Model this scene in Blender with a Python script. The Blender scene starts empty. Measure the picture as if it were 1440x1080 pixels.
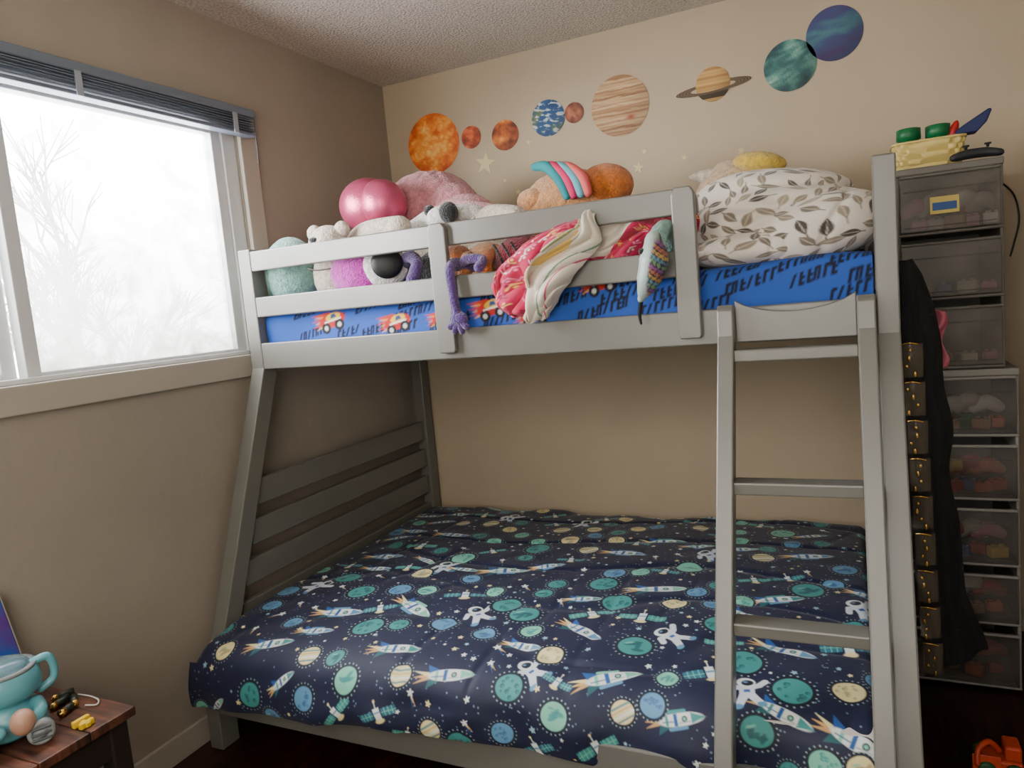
import bpy, math, random, numpy as np
from mathutils import Vector, Matrix
random.seed(7); rng=np.random.RandomState(11)
scene=bpy.context.scene
COL=bpy.context.collection

# ------------------------------------------------------------------ helpers
def lin(c):
    c=np.asarray(c,float)/255.0
    return np.where(c<=0.04045,c/12.92,((c+0.055)/1.055)**2.4)
def L4(c): return tuple(float(v) for v in lin(c))+(1.0,)

def M(name,rgb,rough=.6,bump=0.,bscale=60.,metal=0.,var=0.,vscale=4.,sheen=0.,alpha=1.,coat=0.,emit=0.,stretch=None,rgb2=None,bdist=.01,detail=4.):
    m=bpy.data.materials.new(name); m.use_nodes=True
    nt=m.node_tree; b=nt.nodes['Principled BSDF']
    b.inputs['Base Color'].default_value=L4(rgb)
    b.inputs['Roughness'].default_value=rough
    b.inputs['Metallic'].default_value=metal
    b.inputs['Alpha'].default_value=alpha
    b.inputs['Sheen Weight'].default_value=sheen
    b.inputs['Coat Weight'].default_value=coat
    b.inputs['Coat Roughness'].default_value=.25 if coat else .03
    if emit>0:
        b.inputs['Emission Color'].default_value=L4(rgb); b.inputs['Emission Strength'].default_value=emit
    tc=nt.nodes.new('ShaderNodeTexCoord'); mp=nt.nodes.new('ShaderNodeMapping')
    nt.links.new(tc.outputs['Object'],mp.inputs['Vector'])
    if stretch: mp.inputs['Scale'].default_value=stretch
    if var>0 or rgb2 is not None:
        n=nt.nodes.new('ShaderNodeTexNoise'); n.inputs['Scale'].default_value=vscale; n.inputs['Detail'].default_value=5
        nt.links.new(mp.outputs['Vector'],n.inputs['Vector'])
        mx=nt.nodes.new('ShaderNodeMix'); mx.data_type='RGBA'
        c=np.asarray(rgb,float)
        c2=np.asarray(rgb2,float) if rgb2 is not None else np.clip(c*(1-var),0,255)
        mx.inputs[6].default_value=L4(c2); mx.inputs[7].default_value=L4(np.clip(c*(1+var*.4),0,255) if rgb2 is None else c)
        rp=nt.nodes.new('ShaderNodeMapRange'); rp.inputs[1].default_value=.35; rp.inputs[2].default_value=.65
        nt.links.new(n.outputs['Fac'],rp.inputs[0]); nt.links.new(rp.outputs[0],mx.inputs[0])
        nt.links.new(mx.outputs[2],b.inputs['Base Color'])
    if bump>0:
        n=nt.nodes.new('ShaderNodeTexNoise'); n.inputs['Scale'].default_value=bscale; n.inputs['Detail'].default_value=detail
        nt.links.new(mp.outputs['Vector'],n.inputs['Vector'])
        bp=nt.nodes.new('ShaderNodeBump'); bp.inputs['Strength'].default_value=bump; bp.inputs['Distance'].default_value=bdist
        nt.links.new(n.outputs['Fac'],bp.inputs['Height']); nt.links.new(bp.outputs['Normal'],b.inputs['Normal'])
    return m
def MV(name,rough=.75,sheen=.2,bump=.0,bscale=250.,metal=0.):
    m=M(name,(128,128,128),rough,bump=bump,bscale=bscale,sheen=sheen,metal=metal,bdist=.004)
    nt=m.node_tree; a=nt.nodes.new('ShaderNodeVertexColor'); a.layer_name='Col'
    nt.links.new(a.outputs['Color'],nt.nodes['Principled BSDF'].inputs['Base Color'])
    return m

def put(ob,parent=None):
    me=ob.data
    co=np.empty(len(me.vertices)*3); me.vertices.foreach_get('co',co); co=co.reshape(-1,3)
    c=(co.min(0)+co.max(0))/2
    if parent is None: c[2]=co[:,2].min()
    me.transform(Matrix.Translation(-Vector(c))); 
    pl=Vector((0,0,0))
    if parent is not None:
        ob.parent=parent; q=parent
        while q is not None: pl+=q.location; q=q.parent
    ob.location=Vector(c)-pl
    return ob
def mesh(name,verts,faces,mat,parent=None,smooth=False,bevel=0.,cols=None,sub=0,solid=0.):
    me=bpy.data.meshes.new(name); 
    me.from_pydata([tuple(map(float,v)) for v in verts],[],faces); me.update()
    ob=bpy.data.objects.new(name,me); COL.objects.link(ob)
    me.materials.append(mat)
    if smooth: me.polygons.foreach_set('use_smooth',[True]*len(me.polygons))
    if solid>0:
        s=ob.modifiers.new('s','SOLIDIFY'); s.thickness=solid; s.offset=0
    if bevel>0:
        b=ob.modifiers.new('b','BEVEL'); b.width=bevel; b.segments=2; b.limit_method='ANGLE'
    if sub>0:
        s=ob.modifiers.new('ss','SUBSURF'); s.levels=sub; s.render_levels=sub
    return put(ob,parent)
def meta(ob,label=None,category=None,kind=None,group=None):
    if label: ob['label']=label
    if category: ob['category']=category
    if kind: ob['kind']=kind
    if group: ob['group']=group
    return ob
def empty(name,loc,label,category,group=None):
    e=bpy.data.objects.new(name,None); e.location=loc; e.empty_display_size=.05; COL.objects.link(e)
    return meta(e,label,category,group=group)
def sub_empty(name,loc,parent):
    e=bpy.data.objects.new(name,None); e.parent=parent; e.location=Vector(loc)-parent.location; COL.objects.link(e); return e
def boxv(x0,x1,y0,y1,z0,z1):
    v=[(x0,y0,z0),(x1,y0,z0),(x1,y1,z0),(x0,y1,z0),(x0,y0,z1),(x1,y0,z1),(x1,y1,z1),(x0,y1,z1)]
    f=[(0,3,2,1),(4,5,6,7),(0,1,5,4),(1,2,6,5),(2,3,7,6),(3,0,4,7)]
    return v,f
def box(name,x0,x1,y0,y1,z0,z1,mat,parent=None,bevel=.004):
    v,f=boxv(x0,x1,y0,y1,z0,z1); return mesh(name,v,f,mat,parent,bevel=bevel)
def boxes(name,lst,mat,parent=None,bevel=.003):
    V=[];Fc=[]
    for b in lst:
        v,f=boxv(*b); o=len(V); V+=v; Fc+=[tuple(i+o for i in q) for q in f]
    return mesh(name,V,Fc,mat,parent,bevel=bevel)
def prism(name,poly,axis,a0,a1,mat,parent=None,bevel=.004,smooth=False):
    n=len(poly); V=[]
    for a in (a0,a1):
        for p,q in poly:
            V.append((a,p,q) if axis==0 else (p,a,q) if axis==1 else (p,q,a))
    F=[tuple(range(n)),tuple(range(2*n-1,n-1,-1))]+[(i,i+n,(i+1)%n+n,(i+1)%n) for i in range(n)]
    ob=mesh(name,V,F,mat,parent,bevel=bevel)
    import bmesh
    bm=bmesh.new(); bm.from_mesh(ob.data); bmesh.ops.recalc_face_normals(bm,faces=bm.faces); bm.to_mesh(ob.data); bm.free()
    return ob
def grid(name,P,mat,parent=None,cols=None,wrap=False,solid=0.,smooth=True):
    P=np.asarray(P); H,W=P.shape[:2]
    idx=np.arange(H*W).reshape(H,W)
    if wrap:
        i2=np.concatenate([idx,idx[:,:1]],1)
    else: i2=idx
    a=i2[:-1,:-1].ravel();b=i2[:-1,1:].ravel();c=i2[1:,1:].ravel();d=i2[1:,:-1].ravel()
    fc=np.stack([a,d,c,b] if wrap else [a,b,c,d],1).astype(np.int32)
    me=bpy.data.meshes.new(name)
    me.vertices.add(H*W); me.vertices.foreach_set('co',P.reshape(-1).astype(np.float32))
    n=len(fc); me.loops.add(n*4); me.loops.foreach_set('vertex_index',fc.ravel())
    me.polygons.add(n); me.polygons.foreach_set('loop_start',np.arange(0,n*4,4,dtype=np.int32))
    try: me.polygons.foreach_set('loop_total',np.full(n,4,dtype=np.int32))
    except Exception: pass
    me.update(calc_edges=True); me.validate()
    if smooth: me.polygons.foreach_set('use_smooth',np.ones(len(me.polygons),dtype=bool))
    if cols is not None:
        at=me.color_attributes.new('Col','FLOAT_COLOR','POINT')
        c4=np.ones((H*W,4),np.float32); c4[:,:3]=cols.reshape(-1,3); at.data.foreach_set('color',c4.ravel())
    me.materials.append(mat)
    ob=bpy.data.objects.new(name,me); COL.objects.link(ob)
    if solid>0:
        s=ob.modifiers.new('s','SOLIDIFY'); s.thickness=solid; s.offset=0
    return put(ob,parent)
def nz(p,freq,seed,n=7):
    r=np.random.RandomState(seed); d=r.normal(size=(n,p.shape[-1])); d/=np.linalg.norm(d,axis=1,keepdims=True)
    d*=freq*(.6+.8*r.rand(n,1)); ph=r.rand(n)*6.28
    s=0
    for i in range(n): s=s+np.sin(p@d[i]+ph[i])
    return s/math.sqrt(n)
def fbm(p,freq,seed,oct=4):
    s=0;a=1.
    q=p+0.25/freq*np.stack([nz(p,freq,seed+50+k) for k in range(p.shape[-1])],-1)
    for o in range(oct): s=s+a*nz(q,freq*2**o,seed+o); a*=.55
    return s*.6
def rotm(rx=0,ry=0,rz=0):
    return np.array((Matrix.Rotation(math.radians(rz),3,'Z')@Matrix.Rotation(math.radians(ry),3,'Y')@Matrix.Rotation(math.radians(rx),3,'X')))
def blobP(c,r,rot=(0,0,0),e=1.,lump=0.,lf=8.,seed=1,fuzz=0.,H=48,W=80,taper=0.):
    th=np.linspace(0.001,math.pi-.001,H)[:,None]; ph=np.linspace(0,2*math.pi,W,endpoint=False)[None,:]
    d=np.stack([np.sin(th)*np.cos(ph),np.sin(th)*np.sin(ph),np.cos(th)+0*ph],-1)
    q=np.sign(d)*np.abs(d)**e
    if taper: q[...,:2]*=(1-taper*q[...,2:3])
    q=q*np.asarray(r)
    P=q@rotm(*rot).T
    s=1+lump*nz(P,lf,seed)+fuzz*nz(P,150,seed+3,12)+fuzz*nz(P,320,seed+5,12)*.6
    return P*s[...,None]+np.asarray(c)
def blob(name,c,r,mat,parent=None,cols=None,**k):
    return grid(name,blobP(c,r,**k),mat,parent,cols=cols,wrap=True)
def tube(name,pts,rad,mat,parent=None,seg=14,sm=6,colf=None,flat=1.):
    pts=np.array(pts,float); rad=np.array(rad,float) if hasattr(rad,'__len__') else np.full(len(pts),rad)
    A=[];Rr=[]
    n=len(pts)
    for i in range(n-1):
        p0=pts[max(i-1,0)];p1=pts[i];p2=pts[i+1];p3=pts[min(i+2,n-1)]
        for k in range(sm):
            t=k/sm
            A.append(.5*((2*p1)+(-p0+p2)*t+(2*p0-5*p1+4*p2-p3)*t*t+(-p0+3*p1-3*p2+p3)*t**3)); Rr.append(rad[i]*(1-t)+rad[i+1]*t)
    A.append(pts[-1]);Rr.append(rad[-1]); A=np.array(A);Rr=np.array(Rr)
    T=np.gradient(A,axis=0); T/=np.linalg.norm(T,axis=1,keepdims=True)+1e-9
    caps0=[(A[0]-T[0]*Rr[0]*s,Rr[0]*math.sqrt(max(1-s*s,0.0004))) for s in (.999,.9,.7,.4)]
    caps1=[(A[-1]+T[-1]*Rr[-1]*s,Rr[-1]*math.sqrt(max(1-s*s,0.0004))) for s in (.4,.7,.9,.999)]
    A=np.array([c[0] for c in caps0]+list(A)+[c[0] for c in caps1]); Rr=np.array([c[1] for c in caps0]+list(Rr)+[c[1] for c in caps1])
    T=np.gradient(A,axis=0); T/=np.linalg.norm(T,axis=1,keepdims=True)+1e-9
    up=np.array([0,0,1.]) if abs(T[0][2])<.9 else np.array([1.,0,0])
    P=[]
    for i in range(len(A)):
        s=np.cross(T[i],up); s/=np.linalg.norm(s)+1e-9; u=np.cross(s,T[i]); up=u
        a=np.linspace(0,2*math.pi,seg,endpoint=False)
        P.append(A[i]+Rr[i]*(np.cos(a)[:,None]*s+flat*np.sin(a)[:,None]*u))
    P=np.array(P)
    return grid(name,P,mat,parent,wrap=True,cols=colf(P) if colf else None)
def lathe(name,c,prof,mat,parent=None,seg=32,rot=(0,0,0),smooth=True,bevel=0):
    a=np.linspace(0,2*math.pi,seg,endpoint=False)
    P=np.array([[ (r*math.cos(t),r*math.sin(t),z) for t in a] for r,z in reversed(prof)])@rotm(*rot).T+np.asarray(c)
    return grid(name,P,mat,parent,wrap=True,smooth=smooth)

# ------------------------------------------------------------------ pattern canvas
class Canvas:
    def __init__(s,S,T,bg,res):
        s.S=S;s.T=T;s.res=res; s.C=np.empty(S.shape+(3,)); s.C[:]=lin(bg)
        s.ds=abs(S[0,-1]-S[0,0])/(S.shape[1]-1); s.dt=abs(T[-1,0]-T[0,0])/(S.shape[0]-1)
        s.s0=S[0,0]; s.t0=T[0,0]
    def begin(s,cx,cy,ang,scale,R):
        s.cx,s.cy,s.sc=cx,cy,scale
        j0=int((cx-R-s.s0)/s.ds);j1=int((cx+R-s.s0)/s.ds)+2;i0=int((cy-R-s.t0)/s.dt);i1=int((cy+R-s.t0)/s.dt)+2
        H,W=s.S.shape; j0=max(j0,0);i0=max(i0,0);j1=min(j1,W);i1=min(i1,H)
        s.w=(slice(i0,i1),slice(j0,j1)); s.ok=(j1>j0 and i1>i0)
        if not s.ok: return False
        dx=(s.S[s.w]-cx)/scale; dy=-(s.T[s.w]-cy)/scale
        c,n=math.cos(math.radians(ang)),math.sin(math.radians(ang))
        s.x=c*dx+n*dy; s.y=-n*dx+c*dy
        return True
    def blend(s,sdf,col,op=1.):
        a=np.clip(.5-sdf*s.sc/s.res,0,1)[...,None]*op
        s.C[s.w]=s.C[s.w]*(1-a)+lin(col)*a
    def ell(s,cx,cy,rx,ry,col,ang=0,op=1.,ringw=None):
        x=s.x-cx;y=s.y-cy
        if ang:
            c,n=math.cos(math.radians(ang)),math.sin(math.radians(ang)); x,y=c*x+n*y,-n*x+c*y
        k=np.sqrt((x/rx)**2+(y/ry)**2)
        d=(k-1)*min(rx,ry)
        if ringw: d=np.abs(d)-ringw
        s.blend(d,col,op)
    def cap(s,x0,y0,x1,y1,r,col,r2=None):
        r2=r if r2 is None else r2
        px=s.x-x0;py=s.y-y0;bx=x1-x0;by=y1-y0
        h=np.clip((px*bx+py*by)/(bx*bx+by*by+1e-12),0,1)
        d=np.sqrt((px-bx*h)**2+(py-by*h)**2)-(r*(1-h)+r2*h); s.blend(d,col)
    def rect(s,cx,cy,hx,hy,col,ang=0):
        x=s.x-cx;y=s.y-cy
        if ang:
            c,n=math.cos(math.radians(ang)),math.sin(math.radians(ang)); x,y=c*x+n*y,-n*x+c*y
        s.blend(np.maximum(np.abs(x)-hx,np.abs(y)-hy),col)
    def poly(s,pts,col):
        d=None;n=len(pts)
        ar=sum(pts[i][0]*pts[(i+1)%n][1]-pts[(i+1)%n][0]*pts[i][1] for i in range(n)); sg=1 if ar>0 else -1
        for i in range(n):
            x0,y0=pts[i];x1,y1=pts[(i+1)%n];l=math.hypot(x1-x0,y1-y0)
            e=((s.x-x0)*(y1-y0)-(s.y-y0)*(x1-x0))/l*sg
            d=e if d is None else np.maximum(d,e)
        s.blend(d,col)
    def star(s,r,col):
        a=np.arctan2(s.y,s.x); k=np.hypot(s.x,s.y)
        m=(a+math.pi/2)%(2*math.pi/5); m=np.abs(m-math.pi/5)/(math.pi/5)
        s.blend(k-r*(.42+.58*m),col)
TEAL=(60,142,138);MINT=(122,194,168);BLUE=(90,144,180);CREAM=(226,212,154);WHITE=(220,228,224);ROY=(26,84,150);NAVY=(9,15,40);ORG=(214,166,96);DT=(26,90,96)
def planet(cv,x,y,kind,r,seed):
    r_=np.random.RandomState(seed)
    if not cv.begin(x,y,r_.uniform(0,40),r,r*1.6): return
    base={'t':TEAL,'g':MINT,'b':BLUE,'y':CREAM}[kind]; dk={'t':DT,'g':TEAL,'b':(56,100,146),'y':(170,158,116)}[kind]
    cv.ell(0,0,1.28,1.28,NAVY)
    for j in range(22):
        a=j*2*math.pi/22; cv.ell(1.26*math.cos(a),1.26*math.sin(a),.05,.05,(170,196,200),op=.9)
    cv.ell(0,0,1,1,base)
    if kind=='y' and seed%2:
        for k,w in ((-.62,.1),(-.25,.13),(.15,.1),(.5,.13)):
            h=math.sqrt(1-k*k)*.93; cv.cap(-h,k,h,k,w*.75,[(70,120,140),WHITE,(206,176,120),(90,140,140)][int((k+1)*2)%4])
    elif seed%3==0:
        for _ in range(5):
            a=r_.uniform(0,6.28);q=r_.uniform(0,.55); cv.ell(q*math.cos(a),q*math.sin(a),.38,.16,dk,ang=r_.uniform(-30,60),op=.9)
        cv.ell(-.25,.4,.3,.1,MINT,op=.8)
    else:
        for _ in range(11):
            a=r_.uniform(0,6.28);q=math.sqrt(r_.uniform(0,.6)); w=r_.uniform(.08,.19)
            cv.ell(q*math.cos(a),q*math.sin(a),w,w,dk); cv.ell(q*math.cos(a)+w*.3,q*math.sin(a)-w*.3,w*.6,w*.6,base,op=.6)
def rocket(cv,x,y,ang,L,v=0):
    if not cv.begin(x,y,ang,L,L*1.3): return
    c1=[MINT,BLUE,TEAL][v%3]
    for k,c in ((.0,ORG),(.08,CREAM),(-.08,(196,156,104))): cv.cap(-.52,k*.4,-.9,k*1.8,.055,c,.005)
    cv.poly([(-.5,.0),(-.60,.30),(-.3,.16),(-.15,0)],ROY); cv.poly([(-.5,0),(-.60,-.30),(-.3,-.16),(-.15,0)],DT)
    cv.ell(0,0,.56,.155,WHITE); cv.poly([(.26,.125),(.26,-.125),(.62,0)],c1)
    cv.rect(-.12,0,.045,.14,ROY); cv.rect(-.34,0,.035,.115,c1); cv.ell(.1,0,.07,.07,NAVY); cv.ell(.1,0,.04,.04,MINT)
    cv.cap(-.45,-.03,-.18,-.03,.014,(60,100,140)); cv.cap(-.05,-.08,.22,-.07,.012,(140,160,170))
    if v%2: cv.cap(-.28,.19,.12,.19,.04,c1); cv.cap(-.28,-.19,.12,-.19,.04,BLUE)
def sat(cv,x,y,ang,L,v=0):
    if not cv.begin(x,y,ang,L,L*1.3): return
    for sg in (-1,1):
        cv.rect(sg*.42,0,.26,.14,[TEAL,(44,108,128)][v%2])
        for k in (-.14,0,.14): cv.rect(sg*.42+k,0,.010,.14,MINT)
        cv.rect(sg*.42,0,.26,.010,MINT)
    cv.rect(0,0,.11,.22,WHITE); cv.rect(0,.05,.11,.03,BLUE); cv.ell(0,-.26,.17,.08,CREAM); cv.cap(0,.2,0,.42,.014,WHITE); cv.ell(0,.43,.04,.04,CREAM)
def astro(cv,x,y,ang,L,v=0):
    if not cv.begin(x,y,ang,L,L*1.2): return
    w=(208,216,222)
    cv.cap(0,.02,.26,.14,.10,w,.08);cv.cap(.26,.14,.42,.3,.08,w);cv.cap(0,.02,-.26,.08,.10,w,.08);cv.cap(-.26,.08,-.36,-.1,.08,w)
    cv.cap(-.06,-.2,-.18,-.46,.11,w,.09);cv.cap(.07,-.2,.24,-.42,.11,w,.09);cv.ell(-.22,-.53,.11,.07,BLUE);cv.ell(.30,-.47,.11,.07,BLUE)
    cv.rect(0,-.06,.17,.2,w);cv.rect(0,-.06,.07,.05,ROY); cv.ell(0,.27,.21,.20,WHITE);cv.ell(.03,.27,.14,.12,NAVY);cv.ell(-.01,.31,.05,.03,BLUE)
def comet(cv,x,y,ang,L):
    if not cv.begin(x,y,ang,L,L*1.2): return
    cv.cap(0,0,-.8,.12,.05,ROY,.005);cv.cap(0,0,-.7,-.08,.05,ORG,.005);cv.cap(0,0,-.5,0,.05,CREAM,.005);cv.star(.22,WHITE)
def star(cv,x,y,r,col=WHITE):
    if cv.begin(x,y,rng.uniform(0,72),r,r*1.2): cv.star(1,col)
def dot(cv,x,y,r,col=(130,150,172)):
    if cv.begin(x,y,0,r,r*2): cv.ell(0,0,1,1,col)

# ------------------------------------------------------------------ camera
yaw,pit,rol,f=0.4423,0.1099,0.0888,1013.1
Fv=Vector((-math.sin(yaw)*math.cos(pit),math.cos(yaw)*math.cos(pit),-math.sin(pit)))
R0=Vector((math.cos(yaw),math.sin(yaw),0)); U0=R0.cross(Fv)
Rv=math.cos(rol)*R0-math.sin(rol)*U0; Uv=math.sin(rol)*R0+math.cos(rol)*U0
cam=bpy.data.objects.new('camera',bpy.data.cameras.new('camera')); COL.objects.link(cam); scene.camera=cam
cam.matrix_world=Matrix((( Rv.x,Uv.x,-Fv.x,1.9770),(Rv.y,Uv.y,-Fv.y,-3.0263),(Rv.z,Uv.z,-Fv.z,1.3460),(0,0,0,1)))
cam.data.sensor_width=36; cam.data.lens=f/1440*36; cam.data.clip_start=.02

# ------------------------------------------------------------------ materials
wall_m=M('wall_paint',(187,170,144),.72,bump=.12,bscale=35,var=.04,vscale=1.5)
wallL_m=M('wall_paint_shaded',(160,150,136),.68,bump=.12,bscale=30,var=.04,vscale=1.5)  # same wall paint, with the backlit dimness put into its colour
ceil_m=M('ceiling_popcorn',(224,215,202),.95,bump=1.,bscale=110,var=.15,vscale=110,bdist=.018,detail=6)
floor_m=M('floor_wood',(48,18,13),.3,bump=.1,bscale=6,var=.5,vscale=5,stretch=(12,1,1))
trim_m=M('trim_paint',(174,166,152),.45,bump=.05,bscale=20)
vinyl_m=M('window_vinyl',(210,212,212),.4)
bed_m=M('bed_grey_paint',(110,109,102),.34,bump=.03,bscale=12,coat=.35,stretch=(1,1,1))

# ------------------------------------------------------------------ room
H=2.4277; XR=2.54; YF=-3.75
WY0,WY1,WZ0,WZ1=-2.60,-.985,1.25,2.09
box('floor',-.12,XR+.12,YF-.12,.12,-.1,0,floor_m,bevel=0)['kind']='structure'
box('ceiling',-.12,XR+.12,YF-.12,.12,H,H+.1,ceil_m,bevel=0)['kind']='structure'
box('wall_back',-.12,XR+.12,0,.12,0,H,wall_m,bevel=0)['kind']='structure'
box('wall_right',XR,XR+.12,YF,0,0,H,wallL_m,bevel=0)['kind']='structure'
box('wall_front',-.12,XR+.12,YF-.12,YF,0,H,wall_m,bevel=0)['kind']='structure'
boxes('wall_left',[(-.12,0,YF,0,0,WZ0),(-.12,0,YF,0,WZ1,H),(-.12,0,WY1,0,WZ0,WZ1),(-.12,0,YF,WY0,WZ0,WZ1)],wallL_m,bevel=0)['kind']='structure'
box('baseboard_left',0,.014,YF,-.0,0,.085,trim_m,bevel=.003)['kind']='structure'
box('baseboard_back',.014,XR,-.014,0,0,.085,trim_m,bevel=.003)['kind']='structure'
box('trim_1',0,.022,WY0-.07,-.905,1.172,1.25,trim_m)['kind']='structure'
box('trim_2',0,.018,-.985,-.905,1.25,2.09,trim_m)['kind']='structure'
box('trim_3',0,.018,WY0-.07,-.905,2.09,2.14,trim_m)['kind']='structure'
win=empty('window_1',(-.05,-1.8,1.25),None,None); win['kind']='structure'
boxes('window_frame',[(-.09,-.01,-1.045,WY1,WZ0,WZ1),(-.09,-.01,WY0,WY0+.06,WZ0,WZ1),(-.09,-.01,WY0,WY1,WZ0,WZ0+.015),(-.09,-.01,WY0,WY1,WZ1-.03,WZ1)],vinyl_m,win)
boxes('sash',[(-.06,-.02,-1.085,-1.045,1.262,2.06),(-.06,-.02,-1.83,-1.79,1.262,2.06),(-.06,-.02,-1.79,-1.085,1.262,1.275),(-.06,-.02,-1.79,-1.085,2.03,2.06)],vinyl_m,win)
boxes('sash',[(-.085,-.062,-1.87,-1.83,1.262,2.06),(-.085,-.062,WY0+.05,-1.87,1.262,1.28),(-.085,-.062,WY0+.05,-1.87,2.03,2.06)],vinyl_m,win)
gm=bpy.data.materials.new('fogged_glass'); gm.use_nodes=True; nt=gm.node_tree; nt.nodes.clear()
o=nt.nodes.new('ShaderNodeOutputMaterial'); tr=nt.nodes.new('ShaderNodeBsdfTransparent'); tl=nt.nodes.new('ShaderNodeBsdfTranslucent'); mx=nt.nodes.new('ShaderNodeMixShader')
tr.inputs[0].default_value=(.98,.98,1,1); tl.inputs[0].default_value=(.34,.335,.32,1)
tc=nt.nodes.new('ShaderNodeTexCoord'); nn=nt.nodes.new('ShaderNodeTexNoise'); nn.inputs['Scale'].default_value=6; nn.inputs['Detail'].default_value=10; nn.inputs['Roughness'].default_value=.7; nn.inputs['Distortion'].default_value=1.2
sp_=nt.nodes.new('ShaderNodeSeparateXYZ'); nt.links.new(tc.outputs['Object'],sp_.inputs[0])
hz_=nt.nodes.new('ShaderNodeMapRange'); hz_.inputs[1].default_value=-.42; hz_.inputs[2].default_value=.15; hz_.inputs[3].default_value=.72; hz_.inputs[4].default_value=.05
nt.links.new(sp_.outputs[2],hz_.inputs[0])
mr=nt.nodes.new('ShaderNodeMapRange'); mr.inputs[1].default_value=.42; mr.inputs[2].default_value=.66; mr.inputs[3].default_value=.0; mr.inputs[4].default_value=.35
ad=nt.nodes.new('ShaderNodeMath'); ad.operation='ADD'; ad.use_clamp=True
nt.links.new(tc.outputs['Object'],nn.inputs['Vector']); nt.links.new(nn.outputs['Fac'],mr.inputs[0]); nt.links.new(mr.outputs[0],ad.inputs[0]); nt.links.new(hz_.outputs[0],ad.inputs[1]); nt.links.new(ad.outputs[0],mx.inputs[0])
nt.links.new(tr.outputs[0],mx.inputs[1]); nt.links.new(tl.outputs[0],mx.inputs[2]); nt.links.new(mx.outputs[0],o.inputs[0])
box('window_pane',-.043,-.039,-1.79,-1.085,1.27,2.04,gm,win,bevel=0)
box('window_pane',-.075,-.071,WY0+.05,-1.86,1.27,2.04,gm,win,bevel=0)

# blind
bl=empty('window_blind',(.045,-1.8,2.03),'raised grey horizontal slat blind bunched above the window','window blind')
bm_=M('blind_metal',(112,122,136),.35,metal=.2)
BE=-.945
box('headrail',.02,.062,-2.68,BE+.005,2.092,2.122,bm_,bl)
for i in range(6):
    z=2.042+i*.0084
    poly=[(.018,z),(.042,z+.004),(.068-.003*(i%2),z),(.068-.003*(i%2),z+.0022),(.042,z+.0062),(.018,z+.0022)]
    prism('slat',poly,1,-2.67,BE-.004*(i%3),bm_,bl,bevel=0)
box('bottom_rail',.02,.064,-2.67,BE,2.026,2.038,bm_,bl)
for yy in (-1.62,-1.05): boxes('ladder_cord',[(.069,.072,yy-.010,yy+.010,2.024,2.092)],M('cord',(150,158,166),.6),bl,bevel=0)
tube('pull_cord',[(.074,-.965,2.09),(.074,-.965,2.0),(.074,-.967,1.93)],.0022,M('cord2',(60,64,70),.6),bl,seg=6)

# trees outside
tm=M('tree_bark',(138,128,120),.9)
def tree(loc,h,seed):
    r=random.Random(seed); V=[];Fc=[]
    def seg(a,b,r0,r1):
        d=(b-a).normalized(); s=d.cross(Vector((.3,.5,.1))).normalized(); u=s.cross(d); o=len(V)
        for p,rr in ((a,r0),(b,r1)):
            for k in range(5):
                t=k*2*math.pi/5; V.append(p+rr*(math.cos(t)*s+math.sin(t)*u))
        for k in range(5): Fc.append((o+k,o+(k+1)%5,o+5+(k+1)%5,o+5+k))
    def grow(a,d,l,rad,dep):
        b=a+d*l; seg(a,b,rad,rad*.72)
        if dep==0: return
        for k in range(3 if dep>1 else 5):
            nd=(d+Vector((r.uniform(-.7,.7),r.uniform(-.7,.7),r.uniform(-.2,.45)))).normalized()
            grow(a+d*l*r.uniform(.45,1),nd,l*r.uniform(.6,.85),rad*.62,dep-1)
    grow(Vector(loc),Vector((0,0,1)),h*.30,h*.018,6)
    ob=mesh('tree',V,Fc,tm); meta(ob,'bare frosty winter tree outside the window','tree'); return ob
tree((-5.4,1.9,-2.4),6.2,3); tree((-8.5,8.4,-2.6),6.2,5)

# ------------------------------------------------------------------ bunk bed
bed=empty('bunk_bed',(1.07,-.75,0),'grey painted wooden bunk bed with ladder against the wall','bunk bed')
XL0,XL1,XR0,XR1=.05,.105,2.038,2.088
fp=[(-1.1,1.615),(-1.1,1.20),(-1.487,.2),(-1.487,0),(-1.415,0),(-1.415,.2),(-1.033,1.185),(-1.033,1.615)]
prism('post',fp,0,XL0,XL1,bed_m,bed); prism('post',fp,0,XR0,XR1,bed_m,bed)
box('post',XL0,XL1,-.085,-.02,0,1.615,bed_m,bed); box('post',XR0,XR1,-.085,-.02,0,1.615,bed_m,bed)
def guardpoly(x0,x1,z0,z1,r=.03):
    return [(x0,z0),(x1,z0),(x1,z1-r),(x1-r*.3,z1-r*.3),(x1-r,z1),(x0,z1)]
prism('guard_rail',guardpoly(XL1,1.635,1.538,1.606),1,-1.1,-1.076,bed_m,bed)
box('guard_rail',XL1,1.60,-1.1,-1.076,1.378,1.447,bed_m,bed)
box('side_rail',XL1,XR0,-1.1,-1.072,1.195,1.287,bed_m,bed)
for a,b in ((.838,.897),(1.572,1.632)):
    prism('upright',[(a,1.225),(a+.004,1.215),(b-.004,1.215),(b,1.225),(b,1.59),(b-.01,1.606),(a+.01,1.606),(a,1.59)],1,-1.124,-1.1,bed_m,bed)
box('side_rail',XL1,XR0,-.05,-.025,1.195,1.287,bed_m,bed); box('guard_rail',XL1,XR0,-.05,-.025,1.43,1.49,bed_m,bed)
for x0,x1 in ((.062,.09),(2.05,2.078)):
    for z0,z1 in ((1.19,1.285),(1.37,1.44)):
        box('end_rail',x0,x1,-1.033,-.085,z0,z1,bed_m,bed)
    for z0,z1 in ((.73,.82),(.60,.685),(.47,.555),(.33,.42)):
        yf=-1.033-(1.185-(z0+z1)/2)*.388+.004
        box('headboard_slat',x0,x1,yf,-.085,z0,z1,bed_m,bed)
    box('end_rail',x0,x1,-1.42,-.085,.14,.28,bed_m,bed)
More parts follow.
